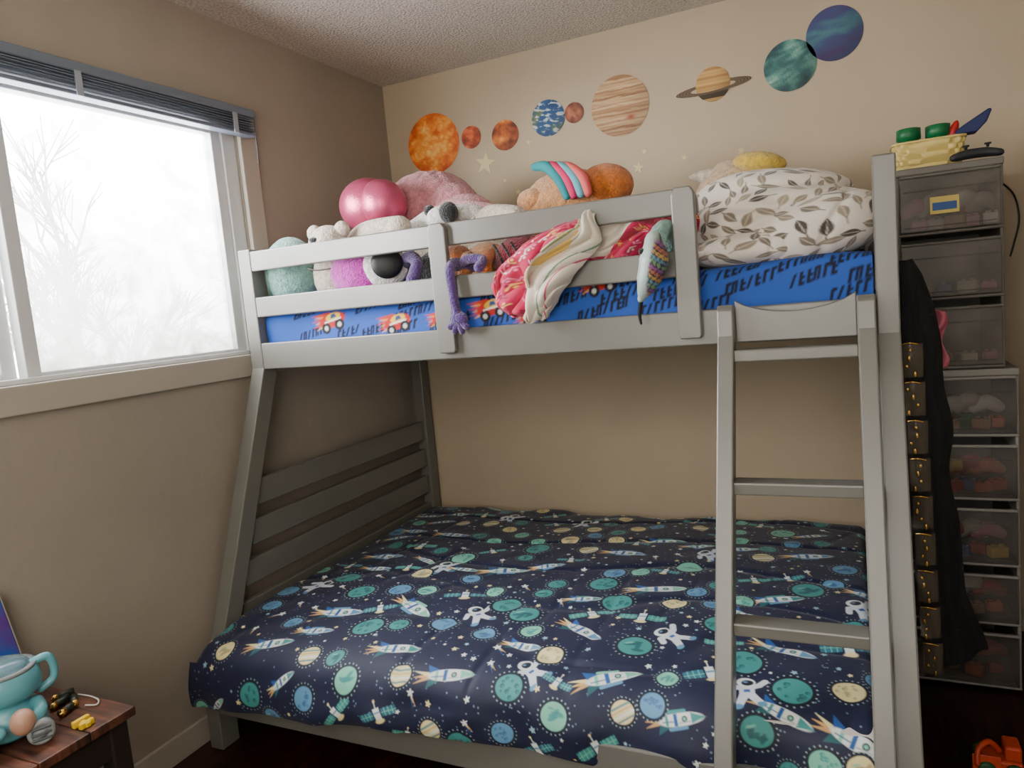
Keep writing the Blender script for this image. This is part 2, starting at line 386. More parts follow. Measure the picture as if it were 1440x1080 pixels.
box('side_rail',XL1,XR0,-1.485,-1.457,.125,.27,bed_m,bed); box('side_rail',XL1,XR0,-.05,-.025,.14,.27,bed_m,bed)
bw=M('base_wood',(90,70,50),.8)
box('mattress_base',XL1,XR0,-1.455,-.05,.175,.19,bw,bed)
box('mattress_base',XL1,XR0,-1.072,-.05,1.235,1.25,bw,bed)
lad=sub_empty('ladder',(1.85,-1.35,0),bed)
def lf(z): return -1.165-.40*(1.25-z)
sp=[(lf(1.22),1.22),(lf(0),0),(lf(0)+.068,0),(lf(1.15)+.045,1.15),(-1.128,1.20),(-1.128,1.27),(-1.135,1.292),(-1.15,1.297),(-1.165,1.285)]
prism('stile',sp,0,1.678,1.718,bed_m,lad); prism('stile',sp,0,1.995,2.035,bed_m,lad)
zt=[(1.718,1.200),(1.995,1.200)]+[(1.995-.277*k/12,1.305-.035*math.sin(math.pi*k/12)**.7) for k in range(13)]
prism('hook_board',zt,1,-1.132,-1.104,bed_m,lad,bevel=.002)
for z in (1.184,.881,.586,.285):
    y=lf(z); box('rung',1.716,1.997,y+.004,y+.062,z-.03,z,bed_m,lad)

# ------------------------------------------------------------------ mattresses
mt=M('mattress_ticking',(200,196,188),.8)
m1=box('mattress',.115,2.03,-1.44,-.09,.192,.375,mt,bevel=.03); meta(m1,'white full size mattress on the lower bunk under the comforter','mattress')
um=box('mattress',.112,2.03,-1.055,-.06,1.252,1.372,mt,bevel=.03); meta(um,'twin mattress on the upper bunk in a blue sheet','mattress')
def arc_profile(pts,n):
    p=np.array(pts,float); d=np.r_[0,np.cumsum(np.linalg.norm(np.diff(p,axis=0),axis=1))]
    t=np.linspace(0,d[-1],n); return t,np.stack([np.interp(t,d,p[:,k]) for k in range(p.shape[1])],1)
def smooth_prof(pts,it=3):
    p=np.array(pts,float)
    for _ in range(it):
        q=[p[0]]
        for a,b in zip(p[:-1],p[1:]): q+= [a*.75+b*.25,a*.25+b*.75]
        q.append(p[-1]); p=np.array(q)
    return p
n=300
t,pr=arc_profile(smooth_prof([(-1.064,1.262),(-1.066,1.37),(-1.045,1.388),(-.98,1.392),(-.5,1.392),(-.06,1.39)]),n)
sx=np.linspace(.108,2.034,640)
S,T=np.meshgrid(sx,t)
cv=Canvas(S,T,(34,82,172),.0035)
def sbegin(x,y,a,sc,R,sk=0.):
    i0=max(int((y-R)/(t[1]-t[0])),0); i1=min(int((y+R)/(t[1]-t[0]))+2,n); ds=sx[1]-sx[0]
    j0=max(int((x-R-sx[0])/ds),0); j1=min(int((x+R-sx[0])/ds)+2,len(sx))
    if i1<=i0 or j1<=j0: return False
    cv.w=(slice(i0,i1),slice(j0,j1)); cv.sc=sc
    dx=(S[cv.w]-x)/sc; dy=(T[cv.w]-y)/sc; c,q=math.cos(math.radians(a)),math.sin(math.radians(a)); cv.x=c*dx+q*dy; cv.y=-q*dx+c*dy; cv.x=cv.x-sk*cv.y
    return True
r_=np.random.RandomState(5); DKB=(6,12,36)
for row,y in enumerate((.045,.085,.125,.20,.27,.34,.41,.48,.55,.65,.75,.85)):
    x=.14+.05*(row%3)
    while x<2.0:
        L=r_.uniform(.07,.15)
        if r_.rand()<.78:
            k=0
            while k<L:
                if sbegin(x+k,y+.22*k*(1 if row<3 else .6)-.012,12,.014,.05,.45):
                    c=r_.randint(4)
                    if c==0: cv.rect(0,0,.3,1.,DKB); cv.rect(.35,.8,.4,.26,DKB)
                    elif c==1: cv.rect(0,0,.3,1.,DKB); cv.rect(.4,-.8,.4,.26,DKB); cv.rect(.4,.1,.35,.22,DKB)
                    elif c==2: cv.rect(-.3,0,.26,1.,DKB); cv.rect(.35,0,.26,1.,DKB); cv.rect(0,.8,.4,.24,DKB)
                    else: cv.poly([(-.5,-1),(.05,-1),(.6,1),(.05,1)],DKB)
                k+=.019
        x+=L+r_.uniform(.02,.05)
for (x,y,sc) in ((.40,.085,.06),(.83,.06,.045),(.66,.06,.055),(1.00,.08,.055),(1.14,.05,.05),(1.35,.12,.05),(.3,.5,.05),(1.0,.4,.05),(1.5,.45,.05)):
    if sbegin(x,y,12,sc,.14):
        for j in range(6): cv.cap(-.2,-.1+j*.1,-1.2-.2*(j%2),-.3+j*.18,.14,[(230,150,40),(200,50,26)][j%2],.01)
        cv.ell(0,0,.9,.42,(184,30,26)); cv.ell(.1,.18,.5,.24,(230,190,60)); 
        for q in (-.5,.45): cv.ell(q,-.36,.32,.32,(20,20,26)); cv.ell(q,-.36,.14,.14,(200,200,200))
        cv.poly([(-.1,.1),(.35,.1),(.25,.34),(0,.34)],(40,70,120)); cv.cap(-.5,-.02,.6,-.02,.04,(240,240,240))
P=np.zeros(S.shape+(3,)); P[...,0]=S; P[...,1]=pr[:,0][:,None]; P[...,2]=pr[:,1][:,None]
q=np.stack([S*1.,T*1.],-1); P[...,2]+=.004*nz(q,22,3)*np.clip(T/.15,0,1)+.008*np.clip((S-1.6)/.4,0,1)*np.clip(T/.1,0,1)
P[...,1]+=-.003*nz(q,30,4)
sh=grid('fitted_sheet',P,MV('sheet_cotton',.8,.0),None,cols=cv.C); meta(sh,'blue fitted sheet with black track marks on the upper mattress','bed sheet')

# ------------------------------------------------------------------ comforter
W_,H_=860,780
sx=np.linspace(.10,2.032,W_)
P=np.zeros((H_,W_,3)); 
hemx=[.1,.4,.73,1.04,1.38,1.68,2.04]; hemz=[.195,.222,.240,.230,.212,.20,.19]
Tm=np.zeros((H_,W_))
for j,x in enumerate(sx):
    yo=-1.578+.105*np.clip((x-.5)/1.0,0,1)**1.0
    hz=np.interp(x,hemx,hemz)
    if j%8==0 or j==W_-1:
        last=arc_profile(smooth_prof([(-.07,.36),(-.09,.405),(-.2,.415),(-.8,.425),(-1.2,.42),(yo+.10,.400),(yo+.03,.365),(yo+.002,.30),(yo+.000,hz+.02),(yo+.006,hz)]),H_)
    tt,pp=last
    P[:,j,0]=x; P[:,j,1]=pp[:,0]; P[:,j,2]=pp[:,1]; Tm[:,j]=tt
for _ in range(12):
    P[:,1:-1,1:]=(P[:,:-2,1:]+P[:,2:,1:]+2*P[:,1:-1,1:])/4
S=np.tile(sx,(H_,1)); T=np.tile(np.linspace(0,Tm[-1,W_//2],H_)[:,None],(1,W_))
q=np.stack([S,T],-1)
edge=np.clip(T/.06,0,1)
qa=q+.05*np.stack([nz(q,5,61),nz(q,5,62)],-1)
wr=.005*nz(q,6,31)+.0018*fbm(q,11,32,2)-.006*np.exp(-(nz(qa*np.array([.6,1.5]),10,33)/.2)**2)-.0035*np.exp(-(nz(qa*np.array([1.2,.6]),12,38)/.18)**2)+.0006*nz(q,50,34)
P[...,2]+=wr*edge
P[...,2]+=.018*np.clip(1-T/.12,0,1)*nz(np.stack([S,S*0],-1),16,35)
P[...,2]-=.05*np.clip(1-(S-.10)/.05,0,1)**2*(T<1.45)+.05*np.clip(1-(2.032-S)/.05,0,1)**2
P[...,1]+=(.008*nz(q*np.array([1.6,.5]),14,36)+.003*nz(q,40,37))*np.clip((T-1.35)/.15,0,1)
P[...,2]+=.004*nz(np.stack([S,S*0],-1),13,39)*np.clip((T-1.5)/.2,0,1)
cv=Canvas(S,T,(12,20,54),.0028)
for k in range(2600): dot(cv,rng.uniform(.1,2.03),rng.uniform(0,1.85),rng.choice([.0013,.0016,.0020]))
def parse(s): return [tuple(float(v)/100 for v in a.split(',')) for a in s.split()]
PX=parse('22,141 17,108 35,153 42,159 55,152 53,141 31,94 45,105 63,127 68,147 58,102 84,144 57,87 64,70 85,121 94,157 102,160 114,155 106,110 98,105 122,130 128,148 115,143 89,33 97,45 108,55 131,97 124,76 123,85 145,145 143,122 152,142 148,95 147,67 163,105 169,53 184,77 190,148 183,131 176,144 156,157 171,122 197,147 88,56 173,24 194,59 195,128 55,29 18,45')
PK='ybtbbytttgbyygbytbttygtyyytbtytbygtytgttytytgbyyb'
RX=parse('98,142 32,72 38,138 141,136 127,117 159,144 142,86 123,57 79,136 87,79 181,114 177,85 197,142 184,49 182,139 71,114 47,46 134,41 197,2 48,119')
RA=[12,8,15,25,-30,15,15,0,12,20,-15,20,-20,12,-20,-30,0,10,5,10]
SX=parse('66,155 79,154 40,60 123,158 139,154 82,102 126,106 164,129 141,106 195,109 132,6'); SA=[50,25,0,30,30,20,30,25,0,10,0]
AX=parse('25,102 25,164 92,113 119,137 151,115 60,20 151,54 62,80 198,86 95,23 173,133'); AA=[-20,20,60,70,80,10,60,40,50,20,30]
CX=parse('104,153 106,129 88,148 163,153 98,91 163,66 28,123 146,157'); CA=[120,140,110,130,130,140,30,200]
occ=[]
fr=lambda y: 1-.20*min(max((y-1.3)/.15,0),1)     # motifs a little smaller towards the hem
for i,(x,y) in enumerate(CX): comet(cv,x,y,CA[i],.06*fr(y)); occ.append((x,y,.035))
for i,(x,y) in enumerate(RX): rocket(cv,x,y,RA[i],(.118 if i%3 else .134)*fr(y),i); occ.append((x,y,.07*fr(y)))
for i,(x,y) in enumerate(SX): sat(cv,x,y,SA[i],.100*fr(y),i); occ.append((x,y,.055*fr(y)))
for i,(x,y) in enumerate(AX): astro(cv,x,y,AA[i]-20,.108*fr(y),i); occ.append((x,y,.045*fr(y)))
rad={'t':.044,'g':.042,'b':.036,'y':.035}
for i,(x,y) in enumerate(PX): planet(cv,x,y,PK[i],rad[PK[i]]*fr(y),i); occ.append((x,y,.048*fr(y)))
nb=0
for k in range(7000):
    x,y=rng.uniform(.12,2.02),rng.uniform(.02,1.80)
    dmin=min(math.hypot(x-a,y-b)-c for a,b,c in occ)
    if dmin>.036 and k<5000:
        c=nb%5; nb+=1; g=fr(y)
        if c==0: rocket(cv,x,y,rng.uniform(-30,40),.088*g,k); 
        elif c==1: planet(cv,x,y,'tgby'[nb//5%4],.030*g,k)
        elif c==2: comet(cv,x,y,rng.uniform(90,160),.055*g)
        elif c==3: sat(cv,x,y,rng.uniform(-20,40),.074*g,k)
        else: planet(cv,x,y,'btgt'[nb//5%4],.028*g,k+1)
        occ.append((x,y,.040))
    elif dmin>.012 and len(occ)<560:
        star(cv,x,y,rng.choice([.005,.007,.009]),[WHITE,CREAM,(150,190,200)][k%3]); occ.append((x,y,.012))
dm=MV('comforter_print',.62,.1,bump=.10,bscale=300)
du=grid('comforter',P,dm,None,cols=cv.C); meta(du,'navy comforter printed with planets, rockets and astronauts on the lower bunk','comforter')

# ------------------------------------------------------------------ wall decals
dmat=MV('decal_vinyl',.6,0)
def disc(name,x,z,r,fn,seed,parent=None,y=-.0025,light=(-.45,.45),limb=.55):
    a=np.linspace(0,2*math.pi,180,endpoint=False)[None,:]; k=np.linspace(0,1,80)[:,None]
    X=k*np.cos(a); Z=k*np.sin(a); q=np.stack([X,Z],-1)
    C=fn(q,seed)
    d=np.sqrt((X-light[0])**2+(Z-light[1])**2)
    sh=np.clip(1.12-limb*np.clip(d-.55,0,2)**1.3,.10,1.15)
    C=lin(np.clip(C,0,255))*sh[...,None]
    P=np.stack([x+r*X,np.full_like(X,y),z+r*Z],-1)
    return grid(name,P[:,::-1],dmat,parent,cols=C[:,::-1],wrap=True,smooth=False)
def ramp(v,stops):
    v=np.clip(v,0,1); xs=[s[0] for s in stops]
    return np.stack([np.interp(v,xs,[s[1][k] for s in stops]) for k in range(3)],-1)
def c_sun(q,s): 
    rr=np.hypot(q[...,0],q[...,1]); return ramp(.62-.3*rr**2+.20*fbm(q,8,s,5)+.18*np.abs(fbm(q,14,s+4,3)),[(0,(170,56,12)),(.35,(214,98,22)),(.6,(238,144,46)),(1,(255,230,140))])
def c_merc(q,s): return ramp(.4+.3*fbm(q,5,s,4),[(0,(110,46,26)),(.5,(200,88,46)),(1,(236,146,92))])
def c_ven(q,s): return ramp(.4+.3*fbm(q,5,s,5),[(0,(96,38,12)),(.5,(190,96,32)),(1,(240,170,76))])
def c_mars(q,s): return ramp(.4+.3*fbm(q,4,s,5),[(0,(74,36,26)),(.5,(150,84,58)),(1,(204,146,112))])
def c_earth(q,s):
    land=fbm(q+.3,4.0,s+2,6); cl=fbm(q*np.array([1,2.2]),8,s+9,6)
    C=ramp(.5+.2*land,[(0,(14,34,80)),(.5,(34,76,124)),(1,(58,112,144))])
    m=np.clip((land-.45)*3,0,.8)[...,None]; C=C*(1-m)+ramp(.5+.3*cl,[(0,(58,84,56)),(1,(140,144,100))])*m
    w=np.clip((cl-.15)*1.8,0,.9)[...,None]; return C*(1-w)+np.array([204,212,212])*w
def c_jup(q,s):
    v=q[...,1]
    w=v+.022*fbm(q*np.array([1,2.5]),7,s,4)
    b=.44+.10*np.sin(w*11+.5)+.12*np.sin(w*31+1)+.09*np.sin(w*55)+.10*fbm(q*np.array([.5,8]),9,s+3,3)
    C=ramp(b,[(0,(112,76,50)),(.3,(158,116,80)),(.55,(192,160,118)),(1,(222,200,162))])
    m=np.exp(-(((q[...,0]-.35)/.16)**2+((q[...,1]+.42)/.09)**2)*1.2)[...,None]; return C*(1-m)+np.array([160,78,50])*m
def c_sat(q,s): 
    v=q[...,1]; return ramp(.45+.2*np.sin(v*12)+.14*np.sin(v*27),[(0,(150,106,50)),(1,(222,184,116))])*np.where((v<-.42)&(v>-.78),.35,1.)[...,None]
def c_ura(q,s): return ramp(.44+.3*fbm(q,5,s,6),[(0,(26,52,60)),(.4,(52,100,98)),(.7,(104,156,140)),(1,(200,222,204))])
def c_nep(q,s):
    v=q[...,1]-.35*q[...,0]+.07*fbm(q,3,s,3); return ramp(.42+.26*np.sin(v*4+.9)+.18*fbm(q*np.array([.6,2]),5,s,5),[(0,(70,52,100)),(.4,(58,70,112)),(.7,(64,112,120)),(1,(110,160,140))])
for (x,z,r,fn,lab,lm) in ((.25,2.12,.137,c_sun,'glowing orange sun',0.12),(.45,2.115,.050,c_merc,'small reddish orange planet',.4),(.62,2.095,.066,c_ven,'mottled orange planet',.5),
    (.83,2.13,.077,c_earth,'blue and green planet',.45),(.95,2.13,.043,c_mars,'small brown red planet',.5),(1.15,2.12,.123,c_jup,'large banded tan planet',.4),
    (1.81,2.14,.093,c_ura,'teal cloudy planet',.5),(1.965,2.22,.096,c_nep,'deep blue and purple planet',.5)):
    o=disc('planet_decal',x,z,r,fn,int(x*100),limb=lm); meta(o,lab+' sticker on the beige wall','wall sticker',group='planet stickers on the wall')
sat_=empty('planet_decal',(1.53,0,2.06),'golden ringed planet sticker on the beige wall','wall sticker','planet stickers on the wall')
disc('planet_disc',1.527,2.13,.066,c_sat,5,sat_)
def ringfn(x,z,a0,a1,y,nm):
    a=np.linspace(a0,a1,60)[None,:]; k=np.linspace(1.3,2.2,14)[:,None]
    X=k*np.cos(a)*.066; Z=k*np.sin(a)*.066*.15; c,n=math.cos(.05),math.sin(.05)
    P=np.stack([x+c*X-n*Z,np.full_like(X,y),z+n*X+c*Z],-1)
    v=np.clip(.5+.5*np.sin(k*34),0,1)+0*a; C=lin(ramp(v,[(0,(34,26,18)),(1,(128,106,78))]))
    grid(nm,P,dmat,sat_,cols=C,smooth=False)
ringfn(1.527,2.118,math.pi,2*math.pi,-.005,'planet_ring'); ringfn(1.527,2.118,0,math.pi,-.0015,'planet_ring')
sm_=M('star_decal_yellow',(214,200,152),.6)
for (x,z,r) in ((.51,1.99,.052),(1.21,1.86,.026),(1.40,1.87,.014),(.73,2.045,.015),(.79,1.94,.014),(1.24,1.92,.014),(.60,1.90,.012),(1.62,1.86,.016),(.66,1.84,.016)):
    pts=[(x+(r if k%2==0 else r*.42)*math.sin(k*math.pi/5+.2),z+(r if k%2==0 else r*.42)*math.cos(k*math.pi/5+.2)) for k in range(10)]
    o=prism('star_decal',pts,1,-.003,-.001,sm_,bevel=0); meta(o,'pale yellow glow star sticker on the beige wall','wall sticker',group='star stickers on the wall')

# ------------------------------------------------------------------ plush toys
def F_(name,rgb,**k): return M(name,rgb,.95,bump=k.pop('bump',1.),bscale=k.pop('bscale',150),sheen=.45,bdist=.010,var=.14,vscale=60,**k)
teal=F_('plush_teal',(126,174,164)); cream=F_('plush_cream',(218,206,186)); pink=F_('plush_pink',(206,132,142)); black=F_('plush_black',(12,12,16)); purple=F_('plush_purple',(76,46,116)); mag=F_('plush_magenta',(186,20,166)); white=F_('plush_white',(232,228,222)); tan=F_('plush_tan',(214,152,98)); orange=F_('plush_orange',(214,116,20)); brown=F_('plush_brown',(168,98,42)); red=F_('plush_red',(150,18,50)); ylw=F_('plush_yellow',(222,186,60)); grey=M('stitch_grey',(100,92,88),.8)
foil=M('sequin_pink',(204,90,126),.28,bump=.25,bscale=200,metal=.55,bdist=.006)
G='plush toys on the upper bunk'
def plush(name,loc,label): return empty(name,loc,label,'stuffed toy',G)
o=plush('plush_toy',(.165,-.965,1.392),'round pale teal plush ball beside the bed post')
blob('body',(.165,-.965,1.525),(.105,.09,.132),teal,o,fuzz=.005,lump=.02,H=80,W=130)
tube('seam',[(.10,-1.03,1.60),(.13,-1.052,1.53),(.12,-1.035,1.45)],.003,M('seam_teal',(90,140,132),.9),o,seg=6)
o=plush('plush_toy',(.345,-.93,1.392),'cream plush animal with grey stitched lines behind the rail')
blob('body',(.345,-.93,1.50),(.09,.085,.11),cream,o,fuzz=.006,lump=.03,seed=4,H=80,W=130)
blob('head',(.335,-.955,1.615),(.072,.065,.062),cream,o,fuzz=.006,lump=.03,seed=6,H=70,W=110)
for k,zz in enumerate((1.60,1.56,1.52)): tube('stitch',[(.285,-1.016,zz+.01),(.33,-1.026,zz),(.40,-1.0,zz+.004)],.0028,grey,o,seg=6)
blob('ear',(.275,-.95,1.655),(.028,.025,.03),cream,o,fuzz=.01); blob('ear',(.395,-.95,1.655),(.028,.025,.03),cream,o,fuzz=.01)
blob('nose',(.32,-1.018,1.625),(.016,.008,.010),black,o)
o=plush('plush_toy',(.52,-.97,1.392),'magenta and purple one-eyed plush with long arms')
blob('body',(.485,-.985,1.490),(.118,.080,.086),mag,o,fuzz=.004,rot=(0,10,0))
blob('eye',(.600,-1.010,1.506),(.074,.030,.072),white,o,rot=(0,0,30)); blob('pupil',(.624,-1.036,1.514),(.052,.018,.050),M('eye_black',(8,8,10),.5),o,rot=(0,0,30))
tube('arm',[(.64,-.97,1.50),(.69,-1.0,1.53),(.735,-1.03,1.50),(.725,-1.05,1.45)],[.022,.02,.02,.022],purple,o)
for k in range(3): tube('finger',[(.72,-1.05,1.445),(.70+.03*k,-1.062,1.425),(.69+.035*k,-1.064,1.402+.006*k)],[.016,.012,.010],purple,o,seg=10)
o=plush('plush_toy',(.92,-1.1,1.28),'purple plush monkey arms draped over the bed rail')
tube('arm',[(.93,-1.03,1.47),(.905,-1.09,1.485),(.907,-1.128,1.46),(.912,-1.132,1.40),(.918,-1.135,1.35),(.925,-1.135,1.325)],[.016,.016,.015,.014,.014,.016],purple,o)
tube('arm',[(.90,-1.06,1.475),(.95,-1.085,1.492),(1.00,-1.09,1.485),(1.0,-1.118,1.462)],[.015,.015,.014,.016],purple,o)
blob('palm',(.927,-1.138,1.315),(.030,.016,.024),purple,o)
for a in (-60,-25,15,50): tube('finger',[(.927,-1.138,1.312),(.927+.034*math.sin(math.radians(a)),-1.142,1.312-.034*math.cos(math.radians(a)))],[.012,.010],purple,o,seg=8)
o=plush('plush_toy',(.9,-.93,1.392),'brown and tan plush lion sitting behind the guard rail')
blob('body',(.93,-.92,1.47),(.085,.08,.08),tan,o,fuzz=.005); blob('head',(.85,-.97,1.50),(.05,.05,.05),brown,o,fuzz=.01)
blob('muzzle',(.845,-1.015,1.49),(.025,.018,.02),cream,o)
for k in (0,1): tube('leg',[(.90+.07*k,-.99,1.50),(.91+.07*k,-1.04,1.47),(.915+.07*k,-1.045,1.41)],[.024,.022,.024],[brown,orange][k],o)
o=plush('plush_toy',(1.07,-.93,1.392),'crimson plush toy with dark trim behind the guard rail')
blob('body',(1.06,-.93,1.475),(.095,.08,.085),red,o,fuzz=.004,lump=.03)
for k in (0,1,2): tube('trim_band',[(1.0+.03*k,-1.005,1.53),(1.03+.03*k,-1.02,1.48),(1.03+.03*k,-1.01,1.43)],.004,black,o,seg=6)
blob('leg',(1.12,-1.0,1.44),(.04,.04,.035),red,o)
o=plush('plush_toy',(.74,-.92,1.392),'black and white plush behind the guard rail')
blob('body',(.73,-.9,1.47),(.07,.07,.08),black,o,fuzz=.006); blob('head',(.77,-.93,1.535),(.045,.04,.04),white,o,fuzz=.006)
o=plush('plush_toy',(.62,-.7,1.392),'large cream shaggy plush animal lying under the pink plush')
blob('body',(.62,-.66,1.515),(.36,.19,.145),cream,o,fuzz=.006,lump=.04,seed=8,H=90,W=180)
tube('leg',[(.82,-.75,1.60),(.90,-.80,1.64),(1.0,-.82,1.63)],[.05,.042,.036],cream,o,seg=22); tube('leg',[(.33,-.8,1.60),(.45,-.88,1.635),(.60,-.9,1.64)],[.05,.045,.04],cream,o,seg=22)
tube('leg',[(.60,-.78,1.63),(.70,-.80,1.665),(.84,-.80,1.66)],[.05,.042,.034],white,o,seg=22)
o=plush('plush_toy',(.74,-.86,1.6),'small black and white plush head on the cream plush')
blob('head',(.735,-.86,1.655),(.045,.04,.04),white,o,fuzz=.006); blob('ear',(.780,-.875,1.668),(.034,.028,.036),black,o,fuzz=.01); blob('ear',(.70,-.86,1.685),(.02,.02,.020),black,o)
o=plush('plush_toy',(.55,-.48,1.6),'large fuzzy pink plush animal on the pile')
blob('body',(.50,-.50,1.722),(.19,.17,.160),pink,o,fuzz=.010,lump=.06,lf=11,seed=12,H=130,W=220)
blob('haunch',(.62,-.55,1.72),(.12,.11,.105),pink,o,fuzz=.010,lump=.05,lf=12,seed=14,H=90,W=150)
blob('rear_leg',(.72,-.60,1.695),(.10,.085,.065),pink,o,fuzz=.010,lump=.05,lf=12,seed=15,rot=(0,18,0),H=80,W=140)
tube('leg',[(.66,-.64,1.70),(.76,-.69,1.682),(.86,-.71,1.66)],[.055,.048,.040],pink,o,seg=18)
blob('belly',(.36,-.55,1.735),(.10,.12,.10),pink,o,fuzz=.009)
o=plush('plush_toy',(.385,-.74,1.66),'shiny pink sequin plush ball on the pile')
blob('body',(.375,-.75,1.756),(.110,.10,.100),foil,o,H=70,W=120); 
blob('gathered_half',(.450,-.765,1.754),(.086,.088,.088),foil,o,H=60,W=120,lump=.02,lf=30)
o=plush('plush_toy',(1.12,-.55,1.392),'tan plush with orange head and rainbow striped mane')
blob('body',(1.09,-.55,1.60),(.20,.14,.205),tan,o,fuzz=.007,lump=.04,seed=3,H=100,W=170)
blob('head',(1.235,-.57,1.725),(.096,.078,.075),orange,o,fuzz=.008,lump=.05,lf=20,H=80,W=120)
blob('arm',(.98,-.62,1.70),(.055,.05,.045),tan,o,fuzz=.006)
for k,(mm,dx) in enumerate(((M('mane_teal',(34,136,144),.8),0),(M('mane_pink',(206,46,96),.8),.028),(M('mane_cyan',(96,166,180),.8),.056),(M('mane_rose',(222,98,96),.8),.084))):
    tube('mane_strand',[(1.0+dx,-.62,1.815-.1*dx),(1.06+dx,-.665,1.80-.2*dx),(1.11+dx,-.685,1.75-.1*dx),(1.135+dx*.9,-.69,1.69)],[.014,.019,.018,.014],mm,o)
o=plush('plush_toy',(1.67,-.42,1.392),'pale tan fluffy plush with yellow hood behind the blanket')
blob('body',(1.64,-.40,1.58),(.15,.13,.19),F_('plush_beige',(212,184,144)),o,fuzz=.008,lump=.05,seed=21,H=90,W=150)
blob('hood',(1.73,-.46,1.735),(.085,.06,.035),ylw,o,fuzz=.006,rot=(0,12,0)); tube('ear',[(1.60,-.42,1.70),(1.55,-.43,1.72),(1.50,-.44,1.725)],[.04,.026,.006],cream,o)
o=plush('plush_toy',(1.60,-.93,1.392),'small black plush with white snout beside the leaf blanket')
blob('head',(1.565,-.86,1.56),(.04,.04,.05),black,o,fuzz=.006); blob('snout',(1.60,-.90,1.53),(.028,.025,.022),white,o); blob('body',(1.56,-.84,1.46),(.055,.06,.075),black,o,fuzz=.006)
o=plush('plush_toy',(1.51,-1.15,1.27),'sequined snake head plush hanging over the bed rail')
def sqc(P):
    X=P[...,0];Z=P[...,2]; u=(X*math.cos(.8)+Z*math.sin(.8))*95; v=(-X*math.sin(.8)+Z*math.cos(.8))*95
    k=(np.floor(u)*3+np.floor(v)*5)%5
    pal=np.array([(196,160,90),(150,90,150),(100,150,170),(190,120,90),(120,160,110)],float); C=pal[k.astype(int)]
    C=np.where(((u%1<.22)|(v%1<.22))[...,None],np.array([54,46,76.]),C)
    m=np.clip((X-1.522-(Z-1.40)*.25)*120,0,1)[...,None]
    return lin(C*m+np.array([182,202,198.])*(1-m))
tube('head',[(1.532,-1.162,1.462),(1.530,-1.168,1.425),(1.512,-1.165,1.375),(1.49,-1.158,1.335)],[.040,.056,.046,.016],MV('sequin_snake',.4,.0,metal=.05),o,seg=64,sm=16,colf=sqc,flat=.65)
blob('eye_patch',(1.508,-1.203,1.45),(.008,.005,.008),black,o)
tube('tongue',[(1.487,-1.158,1.325),(1.478,-1.15,1.29),(1.48,-1.148,1.265)],[.006,.005,.003],M('tongue_black',(16,14,20),.7),o,seg=8)
tube('neck',[(1.535,-1.155,1.47),(1.545,-1.12,1.505),(1.55,-1.06,1.50),(1.53,-1.0,1.45),(1.48,-.95,1.43)],[.028,.022,.026,.03,.02],teal,o)

# ------------------------------------------------------------------ towel on the guard rail
to=empty('towel',(1.25,-1.1,1.3),'crimson and white patterned towel crumpled over the guard rail','towel')
def towel(L,Rr,yf,seed,crim,name,back,amp=1.):
    h,w=280,280; v=np.linspace(0,1,h)[:,None]; u=np.linspace(0,1,w)[None,:]
    def cur(pts,v):
        p=np.array(pts); tt=np.linspace(0,1,len(p)); return np.stack([np.interp(v,tt,p[:,0]),np.interp(v,tt,p[:,1])],-1)
    Lp=cur(smooth_prof(L,2),v[:,0]); Rp=cur(smooth_prof(Rr,2),v[:,0])
    P=np.zeros((h,w,3)); P[...,0]=Lp[:,None,0]*(1-u)+Rp[:,None,0]*u; P[...,2]=Lp[:,None,1]*(1-u)+Rp[:,None,1]*u
    q=np.stack([u*1.3+.2*v,v*1.+0*u],-1); q=q+.10*np.stack([nz(q,6,seed+20),nz(q,6,seed+21)],-1)
    ridge=np.abs(nz(q,9,seed)); r2=np.abs(nz(q,21,seed+7))
    P[...,1]=yf-amp*(.036*ridge**.7+.018*r2**.8+.035*np.sin(math.pi*u)*np.sin(math.pi*np.clip(v,0,1)))+back*np.clip(1-v/.18,0,1)**2+.03*np.abs(2*u-1)**6
    P[...,2]+=.016*nz(q,11,seed+2); P[...,0]+=.018*nz(q,10,seed+3)
    S=u*.30+0*v; T=v*.34+0*u
    cv=Canvas(S,T,(228,216,200),.0025)
    k=(S+.035*nz(q,8,seed+8)+.05*(T-.17)); cr=crim(k,T)
    cv.C=np.where(cr[...,None],lin((196,18,78)),cv.C)
    for (x0,c,wd) in ((.172,(150,160,90),.0025),(.190,(226,186,90),.004),(.235,(110,150,120),.0025),(.262,(206,70,110),.003)):
        m=(np.abs(k-x0)<wd)&(~cr); cv.C=np.where(m[...,None],lin(c),cv.C)
    rr=np.random.RandomState(seed)
    for _ in range(170):
        x,y=rr.uniform(0,.3),rr.uniform(0,.34)
        i=min(int(y/.34*(h-1)),h-1); j=min(int(x/.3*(w-1)),w-1)
        if cr[i,j] and cv.begin(x,y,rr.uniform(0,180),.011,.025):
            c=[(236,130,166),(240,200,100),(240,220,216),(116,8,54),(234,90,130)][rr.randint(5)]
            cv.cap(-1,0,0,.5,.22,c,.06); cv.cap(0,.5,1,0,.22,c,.06); cv.ell(0,-.3,.3,.3,c)
    grid(name,P,MV('towel_'+name+str(seed),.9,.2,bump=.6,bscale=500),to,cols=cv.C,solid=.005)
towel([(1.20,1.52),(1.11,1.48),(1.025,1.43),(1.035,1.37),(1.08,1.315)],[(1.385,1.575),(1.37,1.52),(1.32,1.44),(1.28,1.36),(1.22,1.295)],-1.112,3,lambda s,t:(s<.165),'towel_fold',.06)
towel([(1.25,1.56),(1.23,1.50),(1.25,1.44),(1.28,1.39)],[(1.61,1.56),(1.61,1.52),(1.57,1.45),(1.52,1.40)],-1.01,9,lambda s,t:((s>.16)&(t<.22))|(t>.22)|(s<.04),'towel_fold',.04,.9)

